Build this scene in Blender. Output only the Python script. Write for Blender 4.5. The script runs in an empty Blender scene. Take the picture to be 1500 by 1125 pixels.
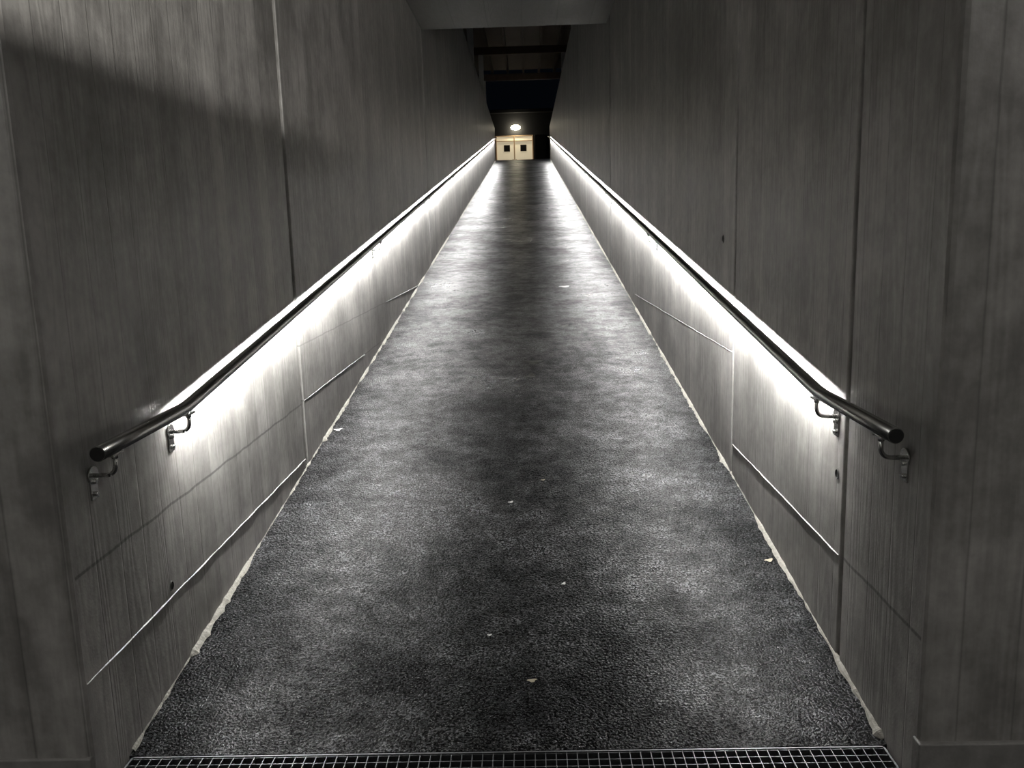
import bpy, bmesh, math, random
import numpy as np
from mathutils import Matrix, Vector
random.seed(7)
S=0.1281; D=2.283; DL=1.2142; DR=1.0066; YT=36.0; YF=2.09; ZC=3.903; YC=10.9; ZT=5.582; HR=0.8906
YB=2.749; YE=2.169; OFF=0.07
def fz(y): return S*(y-2.277) if y>2.277 else 0.0
ZTOP=fz(YT)
col=bpy.context.scene.collection

# ---------------- node helpers
class NT:
    def __init__(s,name):
        s.m=bpy.data.materials.new(name); s.m.use_nodes=True
        s.t=s.m.node_tree; s.t.nodes.clear()
        s.out=s.t.nodes.new('ShaderNodeOutputMaterial')
        s.b=s.t.nodes.new('ShaderNodeBsdfPrincipled')
        s.t.links.new(s.b.outputs[0],s.out.inputs[0])
    def n(s,typ,ins=None,**kw):
        nd=s.t.nodes.new(typ)
        for k,v in kw.items(): setattr(nd,k,v)
        if ins:
            for k,v in ins.items(): s.set(nd,k,v)
        return nd
    def set(s,nd,k,v):
        i=nd.inputs[k]
        if isinstance(v,bpy.types.NodeSocket): s.t.links.new(v,i)
        else: i.default_value=v
    def math(s,op,a,b=0.0,c=None,clamp=False):
        nd=s.n('ShaderNodeMath',operation=op,use_clamp=clamp); s.set(nd,0,a); s.set(nd,1,b)
        if c is not None: s.set(nd,2,c)
        return nd.outputs[0]
    def ss(s,v,a,b,lo=0.0,hi=1.0):
        nd=s.n('ShaderNodeMapRange',interpolation_type='SMOOTHSTEP')
        s.set(nd,'Value',v); s.set(nd,'From Min',a); s.set(nd,'From Max',b); s.set(nd,'To Min',lo); s.set(nd,'To Max',hi)
        return nd.outputs[0]
    def comb(s,x,y,z):
        nd=s.n('ShaderNodeCombineXYZ'); s.set(nd,0,x); s.set(nd,1,y); s.set(nd,2,z); return nd.outputs[0]
    def noise(s,vec,scale,detail=4,rough=.55,dist=0):
        nd=s.n('ShaderNodeTexNoise'); s.set(nd,'Vector',vec); s.set(nd,'Scale',scale); s.set(nd,'Detail',detail); s.set(nd,'Roughness',rough); s.set(nd,'Distortion',dist)
        return nd.outputs[0]
    def mixc(s,f,a,b):
        nd=s.n('ShaderNodeMix',data_type='RGBA'); s.set(nd,0,f); s.set(nd,6,a); s.set(nd,7,b); return nd.outputs[2]

def xyz(T):
    tc=T.n('ShaderNodeTexCoord'); sp=T.n('ShaderNodeSeparateXYZ'); T.set(sp,0,tc.outputs['Object'])
    return tc.outputs['Object'],sp.outputs[0],sp.outputs[1],sp.outputs[2]

def concrete(name,c0=.14,c1=.47,horizontal=False,grooves=(),bw=0.145):
    T=NT(name); P,x,y,z=xyz(T)
    if horizontal: u,w=x,y
    else: u,w=T.math('ADD',x,y),z
    ub=T.math('DIVIDE',u,bw)
    bid=T.math('FLOOR',ub); fr=T.math('FRACT',ub)
    wn=T.n('ShaderNodeTexWhiteNoise',noise_dimensions='1D'); T.set(wn,'W',bid); rnd=wn.outputs[0]
    w2=T.math('ADD',w,T.math('MULTIPLY',rnd,37.0))
    v=T.comb(T.math('MULTIPLY',u,6.0),T.math('MULTIPLY',w2,0.55),rnd)
    cn=T.noise(v,1.0,1.5,.5,.3)
    grain=T.math('ADD',T.math('MULTIPLY',T.math('SINE',T.math('MULTIPLY',cn,95.0)),.5),.5)
    fine=T.noise(T.comb(T.math('MULTIPLY',u,60.0),T.math('MULTIPLY',w2,5.0),rnd),1.0,3,.6)
    seam=T.ss(T.math('ABSOLUTE',T.math('SUBTRACT',fr,0.5)),0.465,0.5)
    blot=T.noise(P,1.8,5,.70)
    mott=T.noise(P,14.0,3,.7)
    streak=T.noise(T.comb(T.math('MULTIPLY',u,9.0),T.math('MULTIPLY',w,.6),0.0),1.0,3,.6)
    pores=T.noise(P,140,1,.5)
    f=T.math('MULTIPLY',rnd,.14)
    f=T.math('ADD',f,T.math('MULTIPLY',blot,1.05))
    f=T.math('ADD',f,T.math('MULTIPLY',mott,.40))
    f=T.math('ADD',f,T.math('MULTIPLY',streak,.35))
    f=T.math('ADD',f,T.math('MULTIPLY',fine,.22))
    f=T.math('ADD',f,T.math('MULTIPLY',grain,.07))
    f=T.ss(f,.74,1.62)
    c=T.mixc(f,(c0*1.0,c0*.965,c0*.90,1),(c1,c1*.97,c1*.92,1))
    c=T.mixc(T.math('MULTIPLY',seam,.35),c,(c0*.4,c0*.4,c0*.38,1))
    for (y0,y1,z0,wd,st) in grooves:
        wob=T.math('MULTIPLY',T.math('SUBTRACT',T.noise(T.comb(0.0,T.math('MULTIPLY',y,6.0),0.0),1.0,3),.5),.02)
        dz=T.math('ABSOLUTE',T.math('SUBTRACT',T.math('ADD',z,wob),z0))
        m=T.ss(dz,wd,wd*.3)
        m=T.math('MULTIPLY',m,T.math('MULTIPLY',T.math('GREATER_THAN',y,y0),T.math('LESS_THAN',y,y1)))
        c=T.mixc(T.math('MULTIPLY',m,st),c,(.025,.025,.023,1))
    T.set(T.b,'Base Color',c)
    T.set(T.b,'Roughness',T.math('ADD',.26,T.math('MULTIPLY',blot,.36)))
    T.set(T.b,'Specular IOR Level',.5)
    h=T.math('ADD',T.math('MULTIPLY',grain,.40),T.math('MULTIPLY',fine,.40))
    h=T.math('ADD',h,T.math('MULTIPLY',rnd,.8))
    h=T.math('SUBTRACT',h,T.math('MULTIPLY',seam,.7))
    h=T.math('ADD',h,T.math('MULTIPLY',pores,.35))
    h=T.math('ADD',h,T.math('MULTIPLY',mott,.7))
    bp=T.n('ShaderNodeBump'); T.set(bp,'Height',h); T.set(bp,'Strength',.38); T.set(bp,'Distance',.0026)
    T.set(T.b,'Normal',bp.outputs[0])
    return T.m

def asphalt(name,dark=1.0):
    T=NT(name); P,x,y,z=xyz(T)
    big=T.noise(P,1.7,4,.6); mid=T.noise(P,9.0,5,.75); agg=T.noise(P,125,1,.7)
    r=T.math('ADD',T.math('MULTIPLY',big,.52),T.math('MULTIPLY',mid,.48))
    worn=T.ss(r,.49,.68)
    f=T.ss(T.math('ADD',T.math('MULTIPLY',mid,.30),T.math('MULTIPLY',agg,.8)),.50,.74)
    c=T.mixc(f,(.001*dark,.001*dark,.0012*dark,1),(.017*dark,.0178*dark,.020*dark,1))
    spk=T.ss(agg,.52,.66)
    c=T.mixc(T.math('MULTIPLY',T.math('MULTIPLY',spk,worn),.95),c,(.23,.235,.247,1))
    spk2=T.ss(T.noise(P,190,0,.5),.70,.76)
    c=T.mixc(T.math('MULTIPLY',spk2,.4),c,(.25,.25,.25,1))
    seam=T.ss(T.math('ABSOLUTE',T.math('SUBTRACT',T.math('ADD',y,T.math('MULTIPLY',mid,.12)),12.53)),.05,.02)
    c=T.mixc(T.math('MULTIPLY',seam,.7),c,(.002,.002,.002,1))
    T.set(T.b,'Base Color',c)
    T.set(T.b,'Roughness',T.ss(r,.38,.64,.38,.27))
    sp=T.math('MULTIPLY',T.ss(r,.38,.64,.05,.24),T.ss(agg,.36,.60,.15,1.0))
    T.set(T.b,'Specular IOR Level',sp)
    h=T.math('ADD',T.math('MULTIPLY',agg,1.0),T.math('MULTIPLY',mid,.4))
    bp=T.n('ShaderNodeBump'); T.set(bp,'Height',h); T.set(bp,'Strength',.65); T.set(bp,'Distance',.005)
    T.set(T.b,'Normal',bp.outputs[0])
    return T.m

def simple(name,c,rough=.5,metal=0,em=None,es=0,noise=0.0,bump=0.0,scale=20):
    T=NT(name); P,x,y,z=xyz(T)
    n=T.noise(P,scale,3,.6)
    cc=T.mixc(n,tuple(v*(1-noise) for v in c)+(1,),tuple(v*(1+noise) for v in c)+(1,))
    T.set(T.b,'Base Color',cc); T.set(T.b,'Roughness',rough); T.set(T.b,'Metallic',metal)
    if em: T.set(T.b,'Emission Color',tuple(em)+(1,)); T.set(T.b,'Emission Strength',es)
    if bump:
        bp=T.n('ShaderNodeBump'); T.set(bp,'Height',n); T.set(bp,'Strength',bump); T.set(bp,'Distance',.005); T.set(T.b,'Normal',bp.outputs[0])
    return T.m

M_wl=concrete('board_formed_concrete_left',grooves=[(2.115,4.44,.627,.007,.65),(4.44,7.2,.635,.006,.45),(4.46,10.9,.93,.006,.4)])
M_wr=concrete('board_formed_concrete_right',grooves=[(2.115,2.7,.415,.008,.65),(4.3,8.3,.872,.007,.45)])
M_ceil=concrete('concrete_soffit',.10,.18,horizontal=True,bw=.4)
M_pl=simple('plinth_concrete',(.20,.195,.185),.7,noise=.4,bump=.6)
M_joint=simple('joint_sealant',(.05,.05,.047),.7,noise=.3)
M_as=asphalt('wet_asphalt')
M_mortar=simple('edge_mortar',(.26,.25,.22),.9,noise=.6,bump=1.0,scale=60)
M_steel=simple('brushed_stainless',(.62,.62,.60),.27,1,noise=.12,scale=80)
M_black=simple('black_end_cap',(.015,.015,.015),.35,noise=.2)
M_led=simple('led_diffuser',(.9,.9,.9),.4,em=(1,.99,.975),es=490)
M_galv=simple('galvanised_steel',(.16,.165,.17),.5,1,noise=.3)
M_ground=simple('platform_paving',(.05,.05,.05),.7,noise=.4,bump=.5)
M_wood=simple('canopy_timber',(.060,.040,.026),.6,noise=.4,scale=8)
M_post=simple('painted_post',(.45,.45,.43),.5,noise=.1)
M_dark=simple('dark_facade',(.008,.008,.010),.6,noise=.3)
M_leaf=simple('leaf',(.35,.31,.22),.6,noise=.3)
M_pale=simple('pale_paper',(.6,.6,.58),.8,noise=.2)
M_dleaf=simple('dark_leaf',(.02,.018,.012),.4,noise=.3)
M_hole=simple('tie_hole_dark',(.012,.012,.012),.9,noise=.2)
M_cream=simple('cream_door_glow',(.75,.68,.55),.5,em=(1,.85,.58),es=.42,noise=.05)  # emission stands in for light from inside the entrance
M_creamf=simple('door_frame_glow',(.30,.20,.11),.5,em=(1,.62,.3),es=.10,noise=.05)  # faint glow put into the frame in place of light falling on it
M_glass=simple('dark_door_glass',(.02,.02,.02),.1,noise=.0)
M_lampglass=simple('lamp_globe',(.9,.9,.85),.3,em=(1,.9,.65),es=40)
M_tube=simple('fluorescent_diffuser',(.9,.9,.9),.4,em=(1,.97,.93),es=95)

# ---------------- mesh helpers
def obj(name,bm,mats,parent=None,smooth=False):
    me=bpy.data.meshes.new(name); bmesh.ops.recalc_face_normals(bm,faces=bm.faces[:]); bm.to_mesh(me); bm.free()
    o=bpy.data.objects.new(name,me); col.objects.link(o)
    for m in (mats if isinstance(mats,(list,tuple)) else [mats]): me.materials.append(m)
    if smooth:
        for p in me.polygons: p.use_smooth=True
    if parent: o.parent=parent
    return o
def empty(name,loc=(0,0,0)):
    o=bpy.data.objects.new(name,None); o.location=loc; col.objects.link(o); o.empty_display_size=.1; return o
def box(bm,x0,x1,y0,y1,z0,z1,mi=0,bev=0.0):
    vs=[]
    for z in (z0,z1):
        for (x,y) in ((x0,y0),(x1,y0),(x1,y1),(x0,y1)):
            vs.append(bm.verts.new((x,y,z)))
    fs=[]
    for q in ((3,2,1,0),(4,5,6,7),(0,1,5,4),(1,2,6,5),(2,3,7,6),(3,0,4,7)):
        f=bm.faces.new([vs[i] for i in q]); f.material_index=mi; fs.append(f)
    if bev>0:
        es=set(e for f in fs for e in f.edges)
        r=bmesh.ops.bevel(bm,geom=list(es),offset=bev,segments=2,affect='EDGES',profile=.5)
        for f in r['faces']: f.material_index=mi
    return fs
def tube(bm,pts,r,seg=20,mi=0,cap=True,capmi=None):
    pts=[Vector(p) for p in pts]; rings=[]
    for i,p in enumerate(pts):
        if i==0: t=pts[1]-p
        elif i==len(pts)-1: t=p-pts[i-1]
        else: t=(pts[i+1]-p).normalized()+(p-pts[i-1]).normalized()
        t.normalize()
        a=Vector((1,0,0)) if abs(t.x)<.9 else Vector((0,0,1))
        n=(a-t*a.dot(t)).normalized(); b=t.cross(n)
        rings.append([bm.verts.new(p+n*r*math.cos(2*math.pi*k/seg)+b*r*math.sin(2*math.pi*k/seg)) for k in range(seg)])
    for a,b in zip(rings,rings[1:]):
        for k in range(seg):
            f=bm.faces.new((a[k],a[(k+1)%seg],b[(k+1)%seg],b[k])); f.material_index=mi; f.smooth=True
    if cap:
        for rr in (rings[0],rings[-1]):
            f=bm.faces.new(rr); f.material_index=mi if capmi is None else capmi

# ---------------- walls: cast panels with recessed joints
def wall(name,sx,xin,joints,mat,ridges):
    bm=bmesh.new()
    T=.36
    ys=[(YF,0)]+joints+[(YT,0)]
    for i in range(len(ys)-1):
        a=ys[i][0]+ys[i][1]/2; b=ys[i+1][0]-ys[i+1][1]/2
        x0,x1=sorted((sx*xin,sx*(xin+T)))
        box(bm,x0,x1,a,b,-.2,ZT,bev=.006 if i else .016)
    for j,g in joints:
        x0,x1=sorted((sx*(xin+.02),sx*(xin+T-.02)))
        box(bm,x0,x1,j-g,j+g,-.2,ZT-.02,mi=1)
    for (y0,y1,z0,h) in ridges:
        n=max(2,int((y1-y0)/.06)); prev=None
        for k in range(n+1):
            y=y0+(y1-y0)*k/n; z=z0+random.uniform(-.0015,.0015); p=h*random.uniform(.5,1.1)
            q=[bm.verts.new((sx*(xin+.002),y,z-h*.6)),bm.verts.new((sx*(xin-p),y,z)),bm.verts.new((sx*(xin+.002),y,z+h*.6))]
            if prev:
                for m in range(2): bm.faces.new((prev[m],q[m],q[m+1],prev[m+1]))
            prev=q
    return obj(name,bm,[mat,M_joint])
wall('wall_left',-1,DL,[(4.453,.04),(10.85,.03),(16.6,.03),(22.8,.03),(29.0,.03)],M_wl,[(YF+.02,4.42,.329,.0045),(4.48,6.2,.636,.003),(7.3,10.8,.93,.003)])
wall('wall_right',1,DR,[(2.70,.018),(4.23,.026),(10.5,.03),(16.6,.03),(22.8,.03),(29.0,.03)],M_wr,[(2.72,4.21,.41,.0045),(4.25,8.2,.872,.002)])
bm=bmesh.new(); box(bm,-5,-DL-.36,YF,YF+.4,-.2,ZC+.3); obj('wall_passage_left',bm,M_wl)
bm=bmesh.new(); box(bm,DR+.36,5,YF,YF+.4,-.2,ZC+.3); obj('wall_passage_right',bm,M_wr)
bm=bmesh.new(); box(bm,-5,5,-3.2,-2.8,-.2,ZC+.3); obj('wall_back',bm,M_wl)
bm=bmesh.new(); box(bm,DR-.006,5,YF-.014,YF+.03,-.02,.135,bev=.004); obj('baseboard_right',bm,M_pl)
bm=bmesh.new(); box(bm,-5,-DL-.001,YF-.008,YF+.02,-.02,.125,bev=.004); obj('baseboard_left',bm,M_pl)

# ---------------- ceiling / bridge deck
bm=bmesh.new(); box(bm,-5,5,-3.2,YC,ZC,ZC+1.5,bev=.01); obj('ceiling',bm,M_ceil)

# ---------------- floor
bm=bmesh.new()
N=120; prev=None
for k in range(N+1):
    y=D+(YT-D)*k/N
    q=[bm.verts.new((-DL-.05,y,fz(y))),bm.verts.new((DR+.05,y,fz(y)))]
    if prev: bm.faces.new((prev[0],prev[1],q[1],q[0]))
    prev=q
q=[bm.verts.new((-DL-.05,YT+22,ZTOP)),bm.verts.new((DR+.05,YT+22,ZTOP))]
bm.faces.new((prev[0],prev[1],q[1],q[0]))
obj('ramp_floor',bm,M_as)
bm=bmesh.new(); 
for (a,b,c,d,z) in ((-5,5,-3.2,2.05,0),(-5,5,2.05,2.5,-.12)):
    vs=[bm.verts.new(p) for p in ((a,c,z),(b,c,z),(b,d,z),(a,d,z))]; bm.faces.new(vs)
vs=[bm.verts.new(p) for p in ((-5,2.05,-.12),(5,2.05,-.12),(5,2.05,0),(-5,2.05,0))]; bm.faces.new(vs)
vs=[bm.verts.new(p) for p in ((-DL,D,-.12),(DR,D,-.12),(DR,D,0),(-DL,D,0))]; bm.faces.new(vs)
obj('floor',bm,M_as)
def edge(name,sx,xin):
    bm=bmesh.new(); prev=None; y=D+.02; w=.010
    while y<YT:
        w=max(.002,min(.020,w+random.uniform(-.006,.006)))
        if random.random()<.03: w=.028
        h=w*.5+random.uniform(0,.004)
        q=[bm.verts.new((sx*(xin+.004),y,fz(y)+h+.003)),bm.verts.new((sx*(xin-w*.5),y,fz(y)+h*.7)),bm.verts.new((sx*(xin-w),y,fz(y)-.003))]
        if prev:
            for m in range(2): bm.faces.new((prev[m],q[m],q[m+1],prev[m+1]))
        prev=q; y+=.022 if y<12 else .12
    return obj(name,bm,M_mortar)
edge('trim_1',-1,DL); edge('trim_2',1,DR)

# ---------------- drain grate
bm=bmesh.new()
gx0,gx1,gy0,gy1=-DL+.01,DR-.01,2.055,D-.004
for (a,b,c,d) in ((gx0,gx1,gy0,gy0+.006),(gx0,gx1,gy1-.006,gy1),(gx0,gx0+.006,gy0,gy1),(gx1-.006,gx1,gy0,gy1)):
    box(bm,a,b,c,d,-.03,.001)
x=gx0+.03
while x<gx1-.01: box(bm,x,x+.0025,gy0,gy1,-.028,-.001); x+=.0305
y=gy0+.03
while y<gy1-.01: box(bm,gx0,gx1,y,y+.0025,-.02,-.0015); y+=.0305
obj('drain_grate',bm,M_galv)

# ---------------- handrails
def handrail(name,sx,xin):
    root=empty(name,(sx*(xin-OFF),YB,0))
    inv=Matrix.Translation(-Vector(root.location))
    xc=sx*(xin-OFF); zb=fz(YB)+HR; r=.0212
    pts=[(xc,YE,zb)]
    for t in (-.05,-.03,-.015,0,.015,.03,.05):
        yy=YB+t
        k=(t+.05)/.10
        pts.append((xc,yy,zb+S*.10*k*k/2))
    y=YB+.4
    while y<YT-.3: pts.append((xc,y,fz(y)+HR)); y+=1.5
    pts.append((xc,YT-.3,fz(YT-.3)+HR))
    bm=bmesh.new(); tube(bm,pts,r,28,0); bm.transform(inv); obj('tube',bm,M_steel,root)
    bm=bmesh.new(); tube(bm,[(xc,YE-.003,zb),(xc,YE+.002,zb)],r*.9,24,0)
    bm.transform(inv); obj('end_cap',bm,M_black,root)
    bm=bmesh.new(); tilt=math.radians(26); w=.0065; prev=None
    nrm=Vector((sx*math.sin(tilt),0,-math.cos(tilt))); tng=Vector((math.cos(tilt),0,sx*math.sin(tilt)))
    y=YB+.05
    while y<YT-.4:
        c=Vector((xc,y,fz(y)+HR))+nrm*(r+.0015)
        q=[bm.verts.new(c-tng*w),bm.verts.new(c+tng*w),bm.verts.new(c+tng*w-nrm*.006),bm.verts.new(c-tng*w-nrm*.006)]
        if prev:
            f=bm.faces.new((prev[0],prev[1],q[1],q[0])); f.material_index=0
            for m in (1,2,3):
                f=bm.faces.new((prev[m],prev[(m+1)%4],q[(m+1)%4],q[m])); f.material_index=1
        prev=q; y+=.6
    bm.transform(inv); obj('led_profile',bm,[M_led,M_steel],root)
    k=1; ys=[YE+.09,YB+.03]; y=YB+4.0
    while y<YT-1: ys.append(y); y+=3.6
    for yb in ys:
        zc=zb if yb<=YB+.04 else fz(yb)+HR
        bm=bmesh.new()
        tube(bm,[(xc,yb,zc-r+.003),(xc,yb,zc-.035)],.009,12)
        arc=[(xc,yb,zc-.03)]
        for a in range(0,7):
            th=math.radians(a*15); R=.028
            arc.append((xc+sx*R*(1-math.cos(th)),yb,zc-.055-R*math.sin(th)+.0))
        arc.append((sx*(xin-.004),yb,zc-.083))
        tube(bm,arc,.0065,12)
        tube(bm,[(sx*(xin+.001),yb,zc-.083),(sx*(xin-.006),yb,zc-.083)],.026,24)
        x0,x1=sorted((sx*(xin+.001),sx*(xin-.005)))
        box(bm,x0,x1,yb-.02,yb+.02,zc-.15,zc-.075,bev=.002)
        for dz in (-.10,-.135): tube(bm,[(sx*(xin-.004),yb,zc+dz),(sx*(xin-.013),yb,zc+dz)],.007,6)
        box(bm,xc-.012,xc+.012,yb-.03,yb+.03,zc-r-.005,zc-r+.002,bev=.001)
        bm.transform(inv); obj('bracket_%d'%k,bm,M_steel,root); k+=1
    return root
handrail('handrail',-1,DL); handrail('handrail.001',1,DR)

# ---------------- formwork tie holes
def hole(name,sx,xin,y,z,r):
    bm=bmesh.new()
    rim=[];inn=[];bot=[]
    for k in range(24):
        a=2*math.pi*k/24; w=1+.12*math.sin(3*a+y)
        rim.append(bm.verts.new((sx*(xin-.0012),y+r*1.15*w*math.cos(a),z+r*1.25*w*math.sin(a))))
        inn.append(bm.verts.new((sx*(xin-.0035),y+r*.9*math.cos(a),z+r*math.sin(a))))
        bot.append(bm.verts.new((sx*(xin-.0005),y+r*.8*math.cos(a),z+r*.9*math.sin(a))))
    for k in range(24):
        j=(k+1)%24
        bm.faces.new((rim[k],rim[j],inn[j],inn[k])).material_index=0
        bm.faces.new((inn[k],inn[j],bot[j],bot[k])).material_index=1
    bm.faces.new(bot).material_index=1
    return obj(name,bm,[M_pl,M_hole])
hole('tie_hole',1,DR,2.76,.677,.015)
hole('tie_hole.001',-1,DL,2.675,.366,.014)
hole('tie_hole.002',1,DR,4.484,1.425,.018)

# ---------------- litter on the ramp
def leaf(name,x,y,r,mat,rot=0,asp=.6,cur=.15):
    bm=bmesh.new(); n=18; c=bm.verts.new((0,0,.004)); ring=[]
    for k in range(n):
        a=2*math.pi*k/n; rr=r*(1+.22*math.sin(3*a)+.12*random.uniform(-1,1))
        ring.append(bm.verts.new((rr*math.cos(a),rr*asp*math.sin(a),.003+cur*r*abs(math.cos(a))*random.uniform(.3,1))))
    for k in range(n): bm.faces.new((c,ring[k],ring[(k+1)%n]))
    bm.transform(Matrix.Translation((x,y,fz(y)))@Matrix.Rotation(math.atan(S),4,'X')@Matrix.Rotation(rot,4,'Z'))
    return obj(name,bm,mat)
leaf('scrap_of_paper',.385,9.22,.055,M_pale,.2,.8,.05)
leaf('fallen_leaf',.30,7.45,.05,M_dleaf,.6)
leaf('fallen_leaf.001',.02,6.35,.07,M_dleaf,.1)
leaf('fallen_leaf.002',.0,6.0,.05,M_dleaf,1.2)
leaf('fallen_leaf.003',-.11,3.95,.014,M_pale,.5)
leaf('fallen_leaf.004',.11,3.2,.011,M_pale,.9)
leaf('fallen_leaf.005',-.02,2.6,.014,M_leaf,.2)
leaf('fallen_leaf.006',-.17,2.86,.008,M_pale,.2)
leaf('fallen_leaf.007',.05,4.2,.011,M_leaf,.2)
leaf('fallen_leaf.008',-DL+.05,5.0,.025,M_pale,.3)
leaf('fallen_leaf.009',DR-.05,3.35,.018,M_leaf,.3)

# ---------------- upper level
bm=bmesh.new()
box(bm,-14,-DL-.36,YC,YT,ZTOP-.3,ZTOP,); box(bm,DR+.36,14,YC,YT,ZTOP-.3,ZTOP)
box(bm,-14,-DL-.05,YT,58,ZTOP-.3,ZTOP); box(bm,DR+.05,14,YT,58,ZTOP-.3,ZTOP)
obj('platform_ground',bm,M_ground)
root=empty('platform_canopy',(0,30,ZTOP))
inv=Matrix.Translation(-Vector(root.location))
CZ=7.45
bm=bmesh.new(); box(bm,-7,7,24.5,35.2,CZ+.22,CZ+.30); 
bm.transform(inv); obj('roof_boards',bm,M_wood,root)
bm=bmesh.new()
x=-6.6
while x<6.8: box(bm,x-.04,x+.04,24.6,35.1,CZ+.02,CZ+.22,bev=.006); x+=.6
for y in (24.6,29.9,34.9): box(bm,-7,7,y-.09,y+.09,CZ-.22,CZ+.02,bev=.01)
bm.transform(inv); obj('rafters',bm,M_wood,root)
bm=bmesh.new()
for (px,py) in ((-1.40,29.9),(1.35,29.9),(-1.55,34.9),(1.60,34.9),(-1.42,24.6),(1.4,24.6)):
    box(bm,px-.08,px+.08,py-.08,py+.08,ZTOP,CZ-.2,bev=.012)
    box(bm,px-.15,px+.15,py-.15,py+.15,ZTOP,ZTOP+.03)
bm.transform(inv); obj('posts',bm,M_post,root)

root=empty('station_building',(0,52,ZTOP)); inv=Matrix.Translation(-Vector(root.location))
bm=bmesh.new()
X0,X1,ZD=-1.66,.42,6.90
box(bm,-9,X0-.06,52,52.3,ZTOP,8.2); box(bm,X1+.06,9,52,52.3,ZTOP,8.2); box(bm,X0-.06,X1+.06,52,52.3,ZD+.05,8.2)
box(bm,-9.2,9.2,51.7,56,8.2,8.4,bev=.02)
box(bm,.55,1.25,51.7,52,ZTOP,6.95,bev=.02)
bm.transform(inv); obj('facade',bm,M_dark,root)
bm=bmesh.new()
for (a,b,c,d) in ((X0-.06,X0,ZTOP,ZD+.05),(X1,X1+.06,ZTOP,ZD+.05),(X0,X1,ZD,ZD+.05),(-.66,-.60,ZTOP,ZD),(X0,X1,6.62,6.66)):
    box(bm,a,b,51.95,52.1,c,d,bev=.005)
bm.transform(inv); obj('frame',bm,M_creamf,root)
bm=bmesh.new(); box(bm,X0,-.66,52.05,52.1,ZTOP,ZD); box(bm,-.60,X1,52.05,52.1,ZTOP,ZD); bm.transform(inv); obj('door_1',bm,M_cream,root)
bm=bmesh.new()
for xx in (-1.25,-.28): 
    box(bm,xx,xx+.36,52.02,52.06,6.05,6.42,bev=.005); 
box(bm,-.75,-.7,52.0,52.06,5.3,5.6,bev=.005); box(bm,-.56,-.51,52.0,52.06,5.3,5.6,bev=.005)
bm.transform(inv); obj('door_windows',bm,M_glass,root)
root=empty('wall_lamp',(-.53,51.6,7.35))
bm=bmesh.new(); bmesh.ops.create_uvsphere(bm,u_segments=24,v_segments=12,radius=.24); bmesh.ops.scale(bm,vec=(1.15,.6,.62),verts=bm.verts); obj('globe',bm,M_lampglass,root,True)
bm=bmesh.new(); box(bm,-.06,.06,.10,.42,-.04,.04,bev=.01); box(bm,-.15,.15,.36,.42,-.12,.12,bev=.01); obj('arm',bm,M_dark,root)

# passage lamps (behind the viewer)
def strip(name,x,y,z,w):
    root=empty(name,(x,y,z))
    bm=bmesh.new(); box(bm,-w/2,w/2,-.09,.09,-.03,0,bev=.004); obj('housing',bm,M_galv,root)
    bm=bmesh.new(); box(bm,-w/2+.02,w/2-.02,-.07,.07,-.06,-.03,bev=.01); obj('diffuser',bm,M_tube,root)
strip('ceiling_lamp',-3.0,-.6,ZC,1.2); strip('ceiling_lamp.001',3.0,-.6,ZC,1.2)
# added, unseen spot; its shield casts the shadow edge on the left wall
root=empty('added_edge_spot',(1.3,-2.8,1.95))
bm=bmesh.new()
box(bm,-.52,.22,0,.56,-.07,-.06); box(bm,-.52,-.51,0,.56,-.07,.0); box(bm,.21,.22,0,.56,-.07,.0); box(bm,-.52,.22,.55,.56,-.07,.0); box(bm,-.52,.22,0,.01,-.12,.05)
obj('shadow_shield',bm,M_galv,root)
ld=bpy.data.lights.new('added_spot','SPOT'); ld.energy=1700; ld.color=(1,.97,.92); ld.shadow_soft_size=.007; ld.spot_size=math.radians(38); ld.spot_blend=.6
lo=bpy.data.objects.new('added_spot',ld); col.objects.link(lo); lo.parent=root; lo.location=(0.1,.06,-.008)
lo.rotation_euler=(Vector((-1.21,3.1,2.55))-Vector((1.4,-2.74,1.943))).to_track_quat('-Z','Y').to_euler()

# ---------------- world
w=bpy.data.worlds.new('night_sky'); bpy.context.scene.world=w; w.use_nodes=True
bg=w.node_tree.nodes['Background']; bg.inputs[0].default_value=(.35,.5,.8,1); bg.inputs[1].default_value=.0025
# ---------------- camera
f,pi_,ya,ro=1256.84,.1773,.0224,.0284
F=np.array([-math.sin(ya)*math.cos(pi_),math.cos(ya)*math.cos(pi_),-math.sin(pi_)]); R=np.array([math.cos(ya),math.sin(ya),0]); U=np.cross(R,F)
c,s=math.cos(ro),math.sin(ro); R2=R*c-U*s; U2=R*s+U*c
cam=bpy.data.cameras.new('camera'); co=bpy.data.objects.new('camera',cam); col.objects.link(co)
cam.sensor_width=36; cam.sensor_fit='HORIZONTAL'; cam.lens=36*f/1500; cam.clip_start=.05; cam.clip_end=300
m=Matrix(((R2[0],U2[0],-F[0],0),(R2[1],U2[1],-F[1],0),(R2[2],U2[2],-F[2],1.5),(0,0,0,1)))
co.matrix_world=m
bpy.context.scene.camera=co
bpy.context.scene.view_settings.view_transform='Standard'
